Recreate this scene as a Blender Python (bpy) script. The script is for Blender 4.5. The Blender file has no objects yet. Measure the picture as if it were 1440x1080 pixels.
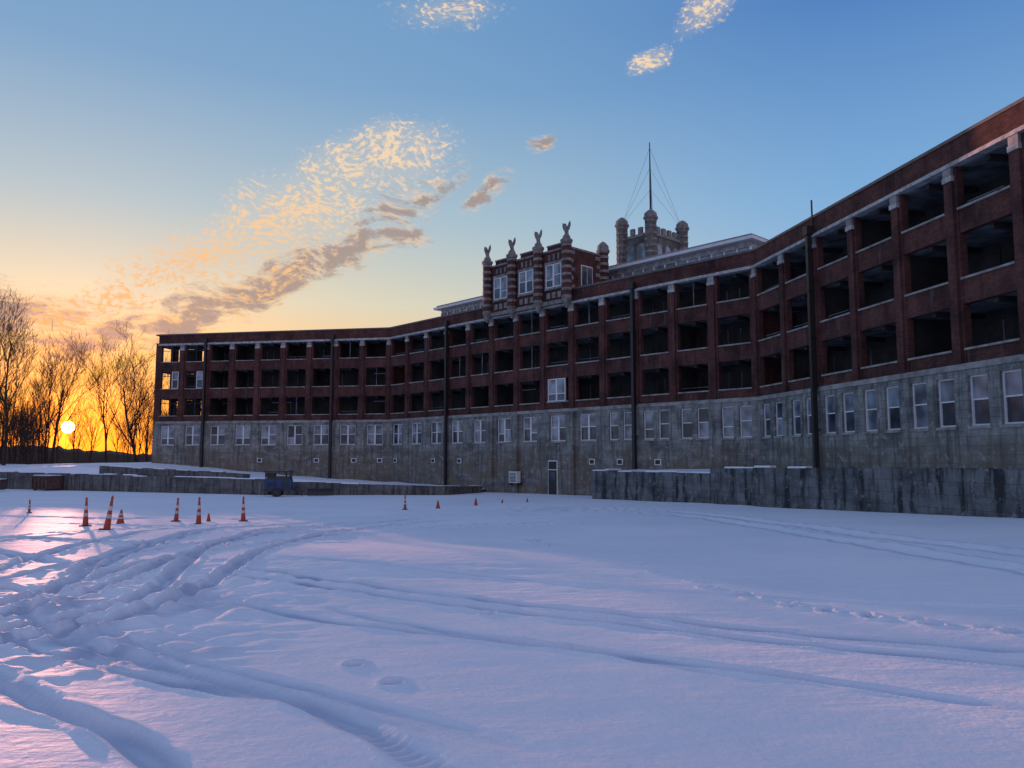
import bpy, math, random
import numpy as np
from mathutils import Vector, Matrix
random.seed(7); np.random.seed(7)
scene = bpy.context.scene
COL = scene.collection
SUN_AZ, SUN_EL = math.radians(-29.9), math.radians(1.87)

# ------------------------------------------------------------------ materials
def newmat(name):
    m = bpy.data.materials.new(name); m.use_nodes = True
    nt = m.node_tree; b = nt.nodes['Principled BSDF']
    return m, nt, b
def N(nt, t, **kw):
    n = nt.nodes.new(t)
    for k, v in kw.items(): setattr(n, k, v)
    return n
def ramp(nt, fac, stops, interp='LINEAR'):
    r = N(nt, 'ShaderNodeValToRGB'); cr = r.color_ramp; cr.interpolation = interp
    while len(cr.elements) < len(stops): cr.elements.new(0.5)
    for e, (p, c) in zip(cr.elements, stops):
        e.position = p; e.color = (c[0], c[1], c[2], 1)
    nt.links.new(fac, r.inputs[0]); return r.outputs[0]
def noise(nt, vec, scale, detail=4, rough=.55, dim='3D'):
    n = N(nt, 'ShaderNodeTexNoise', noise_dimensions=dim); n.inputs['Scale'].default_value = scale
    n.inputs['Detail'].default_value = detail; n.inputs['Roughness'].default_value = rough
    nt.links.new(vec, n.inputs['Vector']); return n.outputs['Fac']
def mapping(nt, vec, scale=(1,1,1), loc=(0,0,0), rot=(0,0,0), vt='POINT'):
    m = N(nt, 'ShaderNodeMapping', vector_type=vt)
    m.inputs['Scale'].default_value = scale; m.inputs['Location'].default_value = loc
    m.inputs['Rotation'].default_value = rot
    nt.links.new(vec, m.inputs['Vector']); return m.outputs[0]
def mixc(nt, fac, a, b, blend='MIX'):
    m = N(nt, 'ShaderNodeMix', data_type='RGBA', blend_type=blend)
    for s, v in ((m.inputs[0], fac), (m.inputs[6], a), (m.inputs[7], b)):
        if hasattr(v, 'node'): nt.links.new(v, s)
        elif isinstance(v, (int, float)): s.default_value = v
        else: s.default_value = (v[0], v[1], v[2], 1)
    return m.outputs[2]
def bump(nt, b, h, strength, dist):
    n = N(nt, 'ShaderNodeBump'); n.inputs['Strength'].default_value = strength
    n.inputs['Distance'].default_value = dist
    nt.links.new(h, n.inputs['Height']); nt.links.new(n.outputs[0], b.inputs['Normal'])
def mrange(nt, x, lo, hi, a=0.0, b=1.0):
    m = N(nt, 'ShaderNodeMapRange', interpolation_type='SMOOTHSTEP'); nt.links.new(x, m.inputs[0])
    for i, v in zip((1, 2, 3, 4), (lo, hi, a, b)): m.inputs[i].default_value = v
    return m.outputs[0]
def simple(name, c, rough=.7, metal=0, var=.25, vscale=3.0):
    m, nt, b = newmat(name)
    tc = N(nt, 'ShaderNodeTexCoord').outputs['Object']
    f = noise(nt, tc, vscale, 4)
    lo = [x*(1-var) for x in c]; hi = [min(1, x*(1+var)) for x in c]
    nt.links.new(ramp(nt, f, [(.3, lo), (.7, hi)]), b.inputs['Base Color'])
    b.inputs['Roughness'].default_value = rough; b.inputs['Metallic'].default_value = metal
    return m

def mk_brick():
    m, nt, b = newmat('red_brick')
    uv = N(nt, 'ShaderNodeTexCoord').outputs['UV']
    br = N(nt, 'ShaderNodeTexBrick'); nt.links.new(uv, br.inputs['Vector'])
    br.inputs['Color1'].default_value = (.074, .027, .023, 1)
    br.inputs['Color2'].default_value = (.130, .046, .038, 1)
    br.inputs['Mortar'].default_value = (.09, .07, .062, 1)
    br.inputs['Scale'].default_value = 1; br.inputs['Brick Width'].default_value = .24
    br.inputs['Row Height'].default_value = .085; br.inputs['Mortar Size'].default_value = .009
    f = noise(nt, uv, .45, 5, .65, '2D')
    c = mixc(nt, 1.0, br.outputs['Color'], ramp(nt, f, [(.3, (.42, .42, .46)), (.62, (1.15, 1.05, 1.05))]), 'MULTIPLY')
    f2 = noise(nt, mapping(nt, uv, (2.2, .25, 1)), 1.0, 5, .55, '2D')
    c = mixc(nt, ramp(nt, f2, [(.60, (0,0,0)), (.75, (.28,.28,.28))]), c, (.19, .165, .155))
    c = mixc(nt, ramp(nt, f2, [(.25, (.6,.6,.6)), (.42, (0,0,0))]), c, (.025, .016, .015))
    nt.links.new(c, b.inputs['Base Color']); b.inputs['Roughness'].default_value = .9
    b.inputs['Specular IOR Level'].default_value = .2
    return m
def mk_stone(name, c, bw, rh, stain, brown=0.0, streak=.5, light=.5, uscale=2.6):
    m, nt, b = newmat(name)
    uv = N(nt, 'ShaderNodeTexCoord').outputs['UV']
    br = N(nt, 'ShaderNodeTexBrick'); nt.links.new(uv, br.inputs['Vector'])
    br.inputs['Color1'].default_value = (c[0], c[1], c[2], 1)
    br.inputs['Color2'].default_value = (c[0]*.8, c[1]*.8, c[2]*.8, 1)
    br.inputs['Mortar'].default_value = (c[0]*.5, c[1]*.5, c[2]*.5, 1)
    br.inputs['Scale'].default_value = 1; br.inputs['Brick Width'].default_value = bw
    br.inputs['Row Height'].default_value = rh; br.inputs['Mortar Size'].default_value = .012
    f = noise(nt, mapping(nt, uv, (.6, 1, 1)), .6, 7, .7, '2D')
    col = mixc(nt, 1.0, br.outputs['Color'], ramp(nt, f, [(.32, (stain,)*3), (.62, (1.15, 1.15, 1.12))]), 'MULTIPLY')
    f2 = noise(nt, mapping(nt, uv, (uscale, .22, 1)), 1.0, 6, .65, '2D')
    col = mixc(nt, ramp(nt, f2, [(.48, (0,0,0)), (.62, (streak,)*3)]), col, (c[0]*.16, c[1]*.16, c[2]*.17))
    if brown > 0:
        sx = N(nt, 'ShaderNodeSeparateXYZ'); nt.links.new(uv, sx.inputs[0])
        low = mrange(nt, sx.outputs[1], 3.4, 1.0)
        f3 = noise(nt, mapping(nt, uv, (.35, .8, 1)), 1.0, 5, .6, '2D')
        mm = N(nt, 'ShaderNodeMath', operation='MULTIPLY'); nt.links.new(low, mm.inputs[0]); nt.links.new(mrange(nt, f3, .3, .62, 0, brown), mm.inputs[1])
        col = mixc(nt, mm.outputs[0], col, (.15, .115, .08))
    f4 = noise(nt, mapping(nt, uv, (1, 1, 1), (31, 7, 0)), 1.7, 8, .75, '2D')
    col = mixc(nt, ramp(nt, f4, [(.56, (0,0,0)), (.68, (light,)*3)]), col, (min(1,c[0]*1.7), min(1,c[1]*1.7), min(1,c[2]*1.7)))
    nt.links.new(col, b.inputs['Base Color']); b.inputs['Roughness'].default_value = .9
    b.inputs['Specular IOR Level'].default_value = .25
    bump(nt, b, f4, .5, .02)
    return m
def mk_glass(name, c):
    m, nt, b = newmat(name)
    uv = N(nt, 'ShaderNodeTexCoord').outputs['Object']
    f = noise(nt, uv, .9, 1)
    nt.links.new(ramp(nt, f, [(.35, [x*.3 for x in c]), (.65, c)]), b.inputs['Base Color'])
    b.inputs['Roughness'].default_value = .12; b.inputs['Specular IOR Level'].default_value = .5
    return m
def mk_snow(track=False):
    m, nt, b = newmat('snow')
    tc = N(nt, 'ShaderNodeTexCoord').outputs['Object']
    f = noise(nt, tc, .2, 4)
    c = ramp(nt, f, [(.3, (.70, .73, .80)), (.7, (.81, .81, .85))])
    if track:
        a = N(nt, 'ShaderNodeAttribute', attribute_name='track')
        c = mixc(nt, mrange(nt, a.outputs['Fac'], 0, 1), c, (.34, .39, .53))  # packed snow is greyer; darkened further to stand in for weak groove shading
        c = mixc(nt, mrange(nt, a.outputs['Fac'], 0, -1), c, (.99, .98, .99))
    nt.links.new(c, b.inputs['Base Color']); b.inputs['Roughness'].default_value = .7
    b.inputs['Specular IOR Level'].default_value = .2
    h1 = noise(nt, tc, 11.0, 5, .65)
    h2 = noise(nt, mapping(nt, tc, (1.2, 3.2, 1), rot=(0, 0, .5)), 1.6, 4)
    ad = N(nt, 'ShaderNodeMath', operation='MULTIPLY_ADD'); nt.links.new(h2, ad.inputs[0]); ad.inputs[1].default_value = 2.0
    nt.links.new(h1, ad.inputs[2])
    bump(nt, b, ad.outputs[0], .42, .06)
    return m
BRICK = mk_brick()
STONE = mk_stone('weathered_concrete', (.28, .28, .265), 1.2, .42, .5, .75, .6)
DSTONE = mk_stone('tower_stone', (.17, .165, .155), .5, .3, .55, 0, .4)
RETAIN = mk_stone('retaining_block', (.17, .175, .18), 1.2, .55, .45, 0, .95, .7, 1.4)
RETAIN2 = mk_stone('limestone_block', (.16, .15, .145), 1.5, .7, .5, 0, .7, .4)
TRIM = simple('painted_trim', (.36, .36, .355), .6, var=.45, vscale=2.5)
LSTONE = simple('light_cast_stone', (.27, .26, .245), .8, var=.45, vscale=1.5)
TSTONE = simple('weathered_cast_stone', (.20, .185, .17), .85, var=.5, vscale=2.5)
FRAME = simple('white_window_frame', (.70, .70, .70), .45, var=.12)
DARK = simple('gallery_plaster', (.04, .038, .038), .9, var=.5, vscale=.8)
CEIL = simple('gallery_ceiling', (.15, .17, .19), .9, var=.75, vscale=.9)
PIPE = simple('dark_downspout', (.018, .015, .015), .5, var=.2)
ROOFM = simple('roof_membrane', (.25, .25, .26), .8)
COPE = simple('metal_coping', (.10, .085, .08), .5, var=.3)
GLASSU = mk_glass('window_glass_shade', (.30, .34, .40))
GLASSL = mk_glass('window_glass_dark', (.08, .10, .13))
BLACK = simple('black_rubber', (.02, .02, .02), .7)
SNOW = mk_snow(); SNOWG = mk_snow(True)
ORANGE = simple('cone_orange', (.45, .045, .015), .5, var=.2)
WHITEB = simple('reflective_white', (.5, .5, .5), .4, var=.15)
BARK = simple('bark', (.045, .026, .018), .95, var=.4, vscale=2)
BLUE = simple('blue_paint', (.012, .05, .17), .45, var=.3)
STEEL = simple('dark_steel', (.04, .04, .045), .5, metal=.3, var=.3)
BROWN = simple('rusty_brown', (.10, .05, .04), .8, var=.4)

# ------------------------------------------------------------------ mesh helper
class Seg:
    def __init__(s, o, d, n):
        s.o = np.array(o, float); d = np.array(d, float); n = np.array(n, float)
        s.d = d/np.linalg.norm(d); s.n = n/np.linalg.norm(n)
    def p(s, a, o): return s.o + s.d*a + s.n*o
WORLD = Seg((0, 0), (1, 0), (0, 1))
class Part:
    def __init__(s): s.v = []; s.f = []; s.uv = []; s.m = []
    def quad(s, ps, uvs, m=0):
        b = len(s.v); s.v += [tuple(map(float, p)) for p in ps]; s.f.append(tuple(range(b, b+len(ps)))); s.uv += uvs; s.m.append(m)
    def solid(s, bot, top, m=0, u0=0):
        b = len(s.v); n = len(bot)
        s.v += [tuple(map(float, p)) for p in bot] + [tuple(map(float, p)) for p in top]
        L = u0
        for i in range(n):
            j = (i+1) % n
            d = math.dist(bot[i][:2], bot[j][:2]) or math.dist(top[i][:2], top[j][:2])
            s.f.append((b+i, b+j, b+n+j, b+n+i))
            s.uv += [(L, bot[i][2]), (L+d, bot[j][2]), (L+d, top[j][2]), (L, top[i][2])]; L += d; s.m.append(m)
        s.f.append(tuple(b+i for i in reversed(range(n)))); s.uv += [(bot[i][0], bot[i][1]) for i in reversed(range(n))]; s.m.append(m)
        s.f.append(tuple(b+n+i for i in range(n))); s.uv += [(top[i][0], top[i][1]) for i in range(n)]; s.m.append(m)
    def box(s, g, a0, a1, o0, o1, z0, z1, m=0):
        P = [g.p(a0, o0), g.p(a1, o0), g.p(a1, o1), g.p(a0, o1)]
        s.solid([(p[0], p[1], z0) for p in P], [(p[0], p[1], z1) for p in P], m, a0)
    def frustum(s, c, r0, r1, z0, z1, n=8, m=0, ph=0.0, c1=None):
        c1 = c1 or c
        s.solid([(c[0]+r0*math.cos(ph+2*math.pi*i/n), c[1]+r0*math.sin(ph+2*math.pi*i/n), z0) for i in range(n)],
                [(c1[0]+r1*math.cos(ph+2*math.pi*i/n), c1[1]+r1*math.sin(ph+2*math.pi*i/n), z1) for i in range(n)], m)
    def tube(s, p0, p1, r0, r1, n=6, m=0):
        p0 = np.array(p0, float); p1 = np.array(p1, float); d = p1-p0; d /= max(1e-9, np.linalg.norm(d))
        a = np.cross(d, (0, 0, 1) if abs(d[2]) < .9 else (1, 0, 0)); a /= np.linalg.norm(a); c = np.cross(d, a)
        R = [math.cos(2*math.pi*i/n)*a + math.sin(2*math.pi*i/n)*c for i in range(n)]
        s.solid([p0+r0*q for q in R], [p1+r1*q for q in R], m)
    def build(s, name, mats, parent=None, smooth=False, loc=None):
        me = bpy.data.meshes.new(name); me.from_pydata(s.v, [], s.f)
        for m in (mats if isinstance(mats, (list, tuple)) else [mats]): me.materials.append(m)
        uvl = me.uv_layers.new(name='UVMap'); uvl.data.foreach_set('uv', np.array(s.uv, float).ravel())
        me.polygons.foreach_set('material_index', s.m)
        import bmesh
        bm = bmesh.new(); bm.from_mesh(me); bmesh.ops.recalc_face_normals(bm, faces=bm.faces); bm.to_mesh(me); bm.free()
        if smooth: me.polygons.foreach_set('use_smooth', [True]*len(me.polygons))
        ob = bpy.data.objects.new(name, me); COL.objects.link(ob)
        if loc: ob.location = loc
        if parent: ob.parent = parent
        return ob
def empty(name, loc=(0, 0, 0)):
    e = bpy.data.objects.new(name, None); e.location = loc; COL.objects.link(e); return e

# ------------------------------------------------------------------ building
K1 = (-14.5, 90.6); dm = np.array((.682, -.731)); dm /= np.linalg.norm(dm)
MB = 3.65; K2 = (K1[0]+dm[0]*MB*13, K1[1]+dm[1]*MB*13)
LEFT = Seg(K1, (-.984, .179), (.179, .984))
MID = Seg(K1, dm, (.731, .682))
RIGHT = Seg(K2, (.163, -.987), (.987, .163))
P = {k: Part() for k in ('brick', 'stone', 'cornice', 'caststone', 'pavilion_stone', 'frames', 'glass', 'gallery_walls', 'gallery_ceilings', 'downspouts', 'roof', 'coping', 'doors')}
ROWS = [(6.65, 8.75), (10.0, 12.15), (13.37, 15.35)]
def window(g, c, w, z0, z1, o=.14, tilt=False):
    F = P['frames']; t = .085
    F.box(g, c-w/2, c+w/2, o, o+.12, z1-t, z1); F.box(g, c-w/2, c+w/2, o-.03, o+.12, z0, z0+t)
    F.box(g, c-w/2, c-w/2+t, o, o+.12, z0+t, z1-t); F.box(g, c+w/2-t, c+w/2, o, o+.12, z0+t, z1-t)
    zm = (z0+z1)/2 + random.choice((.05, .05, .05, -.35))
    F.box(g, c-w/2+t, c+w/2-t, o+.02, o+.12, zm-.035, zm+.035)
    r = random.random(); r2 = random.random()
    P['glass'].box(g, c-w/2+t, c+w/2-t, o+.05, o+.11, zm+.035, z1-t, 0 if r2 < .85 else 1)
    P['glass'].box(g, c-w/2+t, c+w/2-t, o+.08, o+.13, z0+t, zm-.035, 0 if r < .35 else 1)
def bay(g, a0, a1, wins, kind, idx, opened=False):
    w = a1-a0; c = (a0+a1)/2; pw = .46 if kind != 'R' else .44
    B = P['brick']; S = P['stone']
    S.box(g, a0, a1, 0, .4, -3.2, 3.0)
    S.box(g, a0, a1, 0, .4, 5.35, 5.65)
    xs = a0
    for (wc, ww) in wins:
        S.box(g, xs, c+wc-ww/2, 0, .4, 3.0, 5.35); xs = c+wc+ww/2
        window(g, c+wc, ww, 3.0, 5.35) if ww < 1.6 else (window(g, c+wc-ww/4, ww/2, 3.0, 5.35), window(g, c+wc+ww/4, ww/2, 3.0, 5.35))
        P['caststone'].box(g, c+wc-ww/2-.08, c+wc+ww/2+.08, -.07, .13, 2.86, 3.0)
    S.box(g, xs, a1, 0, .4, 3.0, 5.35)
    P['caststone'].box(g, a0, a1, -.08, .4, 5.65, 5.93)
    B.box(g, a0, a0+pw, 0, .38, 5.93, 15.4); B.box(g, a1-pw, a1, 0, .38, 5.93, 15.4)
    B.box(g, a0-.26, a0+.26, -.13, 0, 5.93, 14.75)
    P['cornice'].box(g, a0-.30, a0+.30, -.19, 0, 14.75, 15.0)
    P['caststone'].box(g, a0-.27, a0+.27, -.15, 0, 15.0, 15.42)
    z = 5.93
    for (z0, z1) in ROWS:
        B.box(g, a0+pw, a1-pw, .04, .36, z, z0-.1)
        P['caststone'].box(g, a0+pw-.03, a1-pw+.03, -.05, .40, z0-.1, z0)
        z = z1
        rr = random.random()
        if kind != 'R' and rr < .2: P['gallery_ceilings'].box(g, c-.03, c+.03, .3, .35, z0, z1)
        if rr > .75: P['gallery_ceilings'].box(g, a0+pw, a1-pw-random.choice((0, .9)), .5, .54, z0+.3, z0+.34)
    P['cornice'].box(g, a0, a1, -.22, .3, 15.42, 15.56)
    P['cornice'].box(g, a0, a1, -.12, .3, 15.56, 15.66)
    B.box(g, a0, a1, 0, .3, 15.66, 16.72)
    P['coping'].box(g, a0, a1, -.07, .36, 16.72, 16.88)
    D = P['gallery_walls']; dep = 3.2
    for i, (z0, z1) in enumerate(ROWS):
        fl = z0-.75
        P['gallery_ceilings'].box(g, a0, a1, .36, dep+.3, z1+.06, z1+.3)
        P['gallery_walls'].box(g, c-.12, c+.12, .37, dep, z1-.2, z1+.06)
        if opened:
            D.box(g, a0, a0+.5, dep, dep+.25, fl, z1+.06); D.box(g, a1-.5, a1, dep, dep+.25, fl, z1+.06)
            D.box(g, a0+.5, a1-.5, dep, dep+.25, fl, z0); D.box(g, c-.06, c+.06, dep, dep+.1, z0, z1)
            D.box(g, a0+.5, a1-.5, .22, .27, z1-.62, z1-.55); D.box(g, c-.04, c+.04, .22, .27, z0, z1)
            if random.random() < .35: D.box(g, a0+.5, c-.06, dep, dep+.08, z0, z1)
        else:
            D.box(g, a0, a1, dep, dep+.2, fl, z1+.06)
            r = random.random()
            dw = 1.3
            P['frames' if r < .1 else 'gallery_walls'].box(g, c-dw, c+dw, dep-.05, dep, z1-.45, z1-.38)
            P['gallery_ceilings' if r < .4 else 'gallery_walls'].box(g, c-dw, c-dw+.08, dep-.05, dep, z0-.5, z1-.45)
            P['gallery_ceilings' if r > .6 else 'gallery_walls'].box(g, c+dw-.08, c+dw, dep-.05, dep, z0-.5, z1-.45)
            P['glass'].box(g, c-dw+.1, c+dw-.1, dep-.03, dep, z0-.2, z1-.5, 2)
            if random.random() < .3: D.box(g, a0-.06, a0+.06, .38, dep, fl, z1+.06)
PAIR = [(0, 1.95)]; TWO = [(-.72, 1.02), (.78, 1.02)]; TWOR = [(-.95, 1.2), (.95, 1.2)]
LB = 3.37
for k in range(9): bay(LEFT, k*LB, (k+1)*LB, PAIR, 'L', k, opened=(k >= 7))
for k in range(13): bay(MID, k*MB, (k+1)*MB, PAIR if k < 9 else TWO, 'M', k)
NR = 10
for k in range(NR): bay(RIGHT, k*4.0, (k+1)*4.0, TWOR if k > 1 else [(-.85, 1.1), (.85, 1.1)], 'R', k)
e = 9*LB
P['stone'].box(LEFT, e, e+.35, 0, 3.6, -3.2, 5.93)
P['brick'].box(LEFT, e, e+.35, 0, .5, 5.93, 15.76); P['brick'].box(LEFT, e, e+.35, 3.0, 3.5, 5.93, 15.76)
z = 5.93
for (z0, z1) in ROWS:
    P['brick'].box(LEFT, e, e+.3, .5, 3.0, z, z0); z = z1
P['brick'].box(LEFT, e, e+.3, .5, 3.0, z, 16.72); P['coping'].box(LEFT, e-.02, e+.42, -.07, 3.6, 16.725, 16.885)
P['stone'].box(LEFT, 7*LB, e, 3.2, 3.55, -3.2, 5.93)
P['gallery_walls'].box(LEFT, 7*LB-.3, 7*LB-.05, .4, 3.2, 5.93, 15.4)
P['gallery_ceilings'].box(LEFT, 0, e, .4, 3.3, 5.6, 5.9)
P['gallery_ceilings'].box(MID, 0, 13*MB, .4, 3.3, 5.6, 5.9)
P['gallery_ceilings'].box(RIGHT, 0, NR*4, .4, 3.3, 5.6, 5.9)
P['brick'].box(LEFT, .5, 7*LB-.1, 3.42, 13, -3.2, 16.0)
P['brick'].box(MID, .5, 13*MB-.5, 3.42, 22, -3.2, 16.01)
P['brick'].box(RIGHT, .5, NR*4-.1, 3.42, 13, -3.2, 16.02)
P['roof'].box(LEFT, 0, e-.02, .32, 13, 16.05, 16.2)
P['roof'].box(MID, 0, 13*MB, .32, 22, 16.06, 16.21)
P['roof'].box(RIGHT, 0, NR*4, .32, 13, 16.07, 16.22)
P['brick'].box(RIGHT, NR*4, NR*4+.3, 0, 13, -3.2, 16.7)
for K, A, Bs, zz in ((K1, LEFT, MID, 16.15), (K2, MID, RIGHT, 16.16)):
    q0 = np.array(K); q1 = q0 + A.n*13; q2 = q0 + Bs.n*13; mid = q0 + (A.n+Bs.n)*.12
    P['brick'].solid([(*mid, -3), (*q1, -3), (*q2, -3)], [(*mid, zz), (*q1, zz), (*q2, zz)])
def spout(g, a):
    D = P['downspouts']
    D.box(g, a-.13, a+.13, -.50, -.2, -2.8, 15.75)
    D.box(g, a-.25, a+.25, -.58, -.17, 15.6, 16.15)
    for z in (3.2, 5.9, 9, 12, 14.6): D.box(g, a-.18, a+.18, -.54, -.1, z, z+.1)
spout(LEFT, 2*LB+.32); spout(LEFT, 7*LB+.1); spout(MID, 3*MB+.35); spout(MID, 10*MB-.1); spout(RIGHT, 8.0)
P['downspouts'].box(RIGHT, 8.0, 8.08, -.1, -.02, 16.15, 17.9)
for g, a in ((LEFT, 4.2), (LEFT, 8.9), (LEFT, 16.2), (MID, 1.5), (MID, 8.7), (MID, 13.2), (MID, 31.5), (MID, 34.6), (LEFT, 1.0), (MID, 38.5)):
    P['frames'].box(g, a-.32, a+.32, -.05, 0, .9, 1.4); P['doors'].box(g, a-.22, a+.22, -.08, -.051, .98, 1.32)
for k in (5, 6, 8): P['stone'].box(MID, k*MB-.35, k*MB+.35, -.3, 0, -3, 5.64)
P['frames'].box(MID, 26.15, 27.35, -.04, 0, -2.1, 1.25)
P['doors'].box(MID, 26.25, 27.25, -.09, -.041, -2.1, .35); P['doors'].box(MID, 26.25, 27.25, -.07, -.041, .45, 1.15)
P['glass'].box(MID, 26.45, 27.1, -.11, -.091, -.7, .2, 1)
z0, z1 = ROWS[0]
window(MID, 7.3*MB, 1.1, z0, z1, .05); window(MID, 7.3*MB+1.1, 1.1, z0, z1, .05)
window(LEFT, 7.3*LB, .9, ROWS[1][0], ROWS[1][1], .1); window(LEFT, 8.3*LB, .9, ROWS[1][0], ROWS[1][1], .1)

# central pavilion
B = P['brick']; C = P['pavilion_stone']; s0, s1 = 5*MB, 8*MB
B.box(MID, s0, s1, -.35, 4.2, 15.95, 20.6)
C.box(MID, s0-.05, s1+.05, -.55, 4.3, 15.6, 15.95)
C.box(MID, s0-.05, s1+.05, -.45, 4.3, 20.6, 20.78)
for k in range(3):
    a = s0 + k*MB; c = a+MB/2
    B.box(MID, a+.9, a+MB-.9, -.3, .1, 20.78, 21.15); C.box(MID, a+.85, a+MB-.85, -.36, .15, 21.15, 21.28)
    window(MID, c-.5, .98, 17.2, 19.4, -.47); window(MID, c+.5, .98, 17.2, 19.4, -.47)
    C.box(MID, c-1.12, c+1.12, -.5, -.35, 19.4, 19.65); C.box(MID, c-1.12, c+1.12, -.52, -.35, 17.0, 17.2)
    C.box(MID, c-1.12, c-1.0, -.46, -.35, 17.2, 19.4); C.box(MID, c+1.0, c+1.12, -.46, -.35, 17.2, 19.4)
    for j in range(3): C.box(MID, c-.95+j*.7, c-.5+j*.7, -.42, -.35, 16.2, 16.75)
    for j in range(3): C.box(MID, c-.7+j*.6, c-.5+j*.6, -.42, -.35, 19.8, 20.35)
for zi, zz in enumerate(np.arange(16.1, 20.4, .8)):
    C.box(MID, s1, s1+.04, -.3, .25+(.2 if zi % 2 else 0), zz, zz+.36); C.box(MID, s1, s1+.04, 3.6-(.2 if zi % 2 else 0), 4.2, zz, zz+.36)
P['frames'].box(MID, s1, s1+.05, 1.3, 2.9, 17.2, 19.3); P['glass'].box(MID, s1+.051, s1+.08, 1.4, 2.05, 17.3, 19.2, 1); P['glass'].box(MID, s1+.051, s1+.08, 2.15, 2.8, 17.3, 19.2, 1)
def eagle(part, c, z, sc=1.0, m=0):
    f = -MID.n; cx, cy = c
    q = lambda o, a=0: (cx+f[0]*o*sc+MID.d[0]*a*sc, cy+f[1]*o*sc+MID.d[1]*a*sc)
    part.frustum(q(0), .24*sc, .20*sc, z, z+.12*sc, 8, m)
    part.tube((*q(-.06), z+.1*sc), (*q(.05), z+.62*sc), .15*sc, .21*sc, 7, m)
    part.tube((*q(.05), z+.60*sc), (*q(.12), z+.86*sc), .19*sc, .10*sc, 7, m)
    part.tube((*q(.10), z+.84*sc), (*q(.20), z+.98*sc), .11*sc, .09*sc, 7, m)
    part.tube((*q(.20), z+.95*sc), (*q(.36), z+.90*sc), .06*sc, .01*sc, 5, m)
    part.tube((*q(-.08), z+.25*sc), (*q(-.34), z-.05*sc), .12*sc, .07*sc, 5, m)
    for sg in (-1, 1):
        a_ = [(.12, .40), (.30, .52), (.44, .85), (.40, 1.18), (.26, 1.02), (.12, .74)]
        part.solid([(*q(.03, sg*x_), z+z_*sc) for x_, z_ in a_], [(*q(-.07, sg*x_), z+z_*sc) for x_, z_ in a_], m)
def turret(c, r, zb, zt, corbel=True, bird=True):
    if corbel:
        C.frustum(c, r*.25, r*1.05, zb-.9, zb, 8)
    z = zb; i = 0
    while z < zt-.01:
        h = min(.42 if i % 2 else .26, zt-z)
        (C if i % 2 == 0 else B).frustum(c, r+(.035 if i % 2 == 0 else 0), r+(.035 if i % 2 == 0 else 0), z, z+h, 8); z += h; i += 1
    C.frustum(c, r+.05, r*1.3, zt, zt+.18, 8); C.frustum(c, r*1.3, r*1.3, zt+.18, zt+.34, 8)
    if bird:
        C.frustum(c, r*.95, r*.75, zt+.34, zt+.7, 8); eagle(C, c, zt+.7, 1.1)
    else:
        C.frustum(c, r*1.12, r*1.08, zt+.34, zt+.75, 8); C.frustum(c, r*1.08, r*.55, zt+.75, zt+1.05, 8); C.frustum(c, r*.55, r*.1, zt+1.05, zt+1.2, 8)
for k in range(4): turret(tuple(MID.p(s0+k*MB, -.62)), .44, 15.9, 20.95)
turret(tuple(MID.p(s1, 4.5)), .5, 16.3, 20.9, False, False)
turret(tuple(MID.p(s0, 4.5)), .5, 16.3, 20.9, False, False)

# penthouse
PW = Part()
a0, a1, o0, o1 = 0.3, 43.9, 6.2, 12.5
PW.box(MID, a0+.7, a1-.6, o0+.7, o1, 16.2, 17.35, 1)
PW.box(MID, a0+.7, a1-.6, o0+.7, o1, 19.25, 19.72, 1)
n = 34; st = (a1-a0-1.3)/n
for i in range(n+1):
    x = a0+.7+i*st; PW.box(MID, x-.07, x+.07, o0+.66, o0+.82, 17.35, 19.25, 0)
PW.box(MID, a0+.7, a1-.6, o0+.80, o1-.1, 17.35, 19.25, 2)
PW.box(MID, a0+.7, a1-.6, o0+.6, o0+.72, 17.3, 17.42, 0)
PW.box(MID, a0, a1, o0, o1+.5, 19.72, 19.98, 0); PW.box(MID, a0+.25, a1-.25, o0+.3, o1+.3, 19.98, 20.22, 3)
PW.box(MID, a0+14, a1-3, o0+2.4, o1, 20.22, 20.6, 1)

# bell tower
T = Part(); ta0, ta1, to0, to1 = 23.6, 27.5, 14.4, 20.2
T.box(MID, ta0, ta1, to0, to1, 15, 25.2, 0)
T.box(MID, ta0-.12, ta1+.12, to0-.12, to1+.12, 25.2, 25.5, 1)
T.box(MID, ta0-.1, ta1+.1, to0-.1, to1+.1, 22.2, 22.4, 1)
for i in range(4):
    x = ta0+.35+i*(ta1-ta0-.7)/3
    T.box(MID, x-.25, x+.25, to0-.05, to0+.25, 25.5, 26.25, 1)
for i in range(6):
    x = to0+.35+i*(to1-to0-.7)/5
    T.box(MID, ta1-.25, ta1+.05, x-.28, x+.28, 25.5, 26.25, 1)
def archwin(face, c, w, z0, z1):
    n = 8
    for (ww, mm, off) in ((w+.3, 1, .05), (w, 2, .09)):
        r = ww/2; pts = [(-r, z0), (r, z0)] + [(r*math.cos(math.pi*i/n), z1+r*math.sin(math.pi*i/n)) for i in range(n+1)]
        if face == 'front': q = [(*MID.p(c+a, to0-off), z) for a, z in pts]; q2 = [(*MID.p(c+a, to0), z) for a, z in pts]
        else: q = [(*MID.p(ta1+off, c+a), z) for a, z in pts]; q2 = [(*MID.p(ta1, c+a), z) for a, z in pts]
        T.solid(q2, q, mm)
for c in (24.7, 26.3): archwin('front', c, .9, 22.5, 23.9)
for c in (15.8, 17.3, 18.8): archwin('side', c, .8, 22.5, 23.9)
_C, _B = C, B
class Wrap:
    def __init__(s, m): s.m = m
    def frustum(s, c, r0, r1, z0, z1, n=8): T.frustum(c, r0, r1, z0, z1, n, s.m)
C, B = Wrap(1), Wrap(4)
for (a, o) in ((ta0, to0), (ta1, to0), (ta1, to1), (ta0, to1)): turret(tuple(MID.p(a, o)), .62, 17, 26.7, False, False)
C, B = _C, _B
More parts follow.
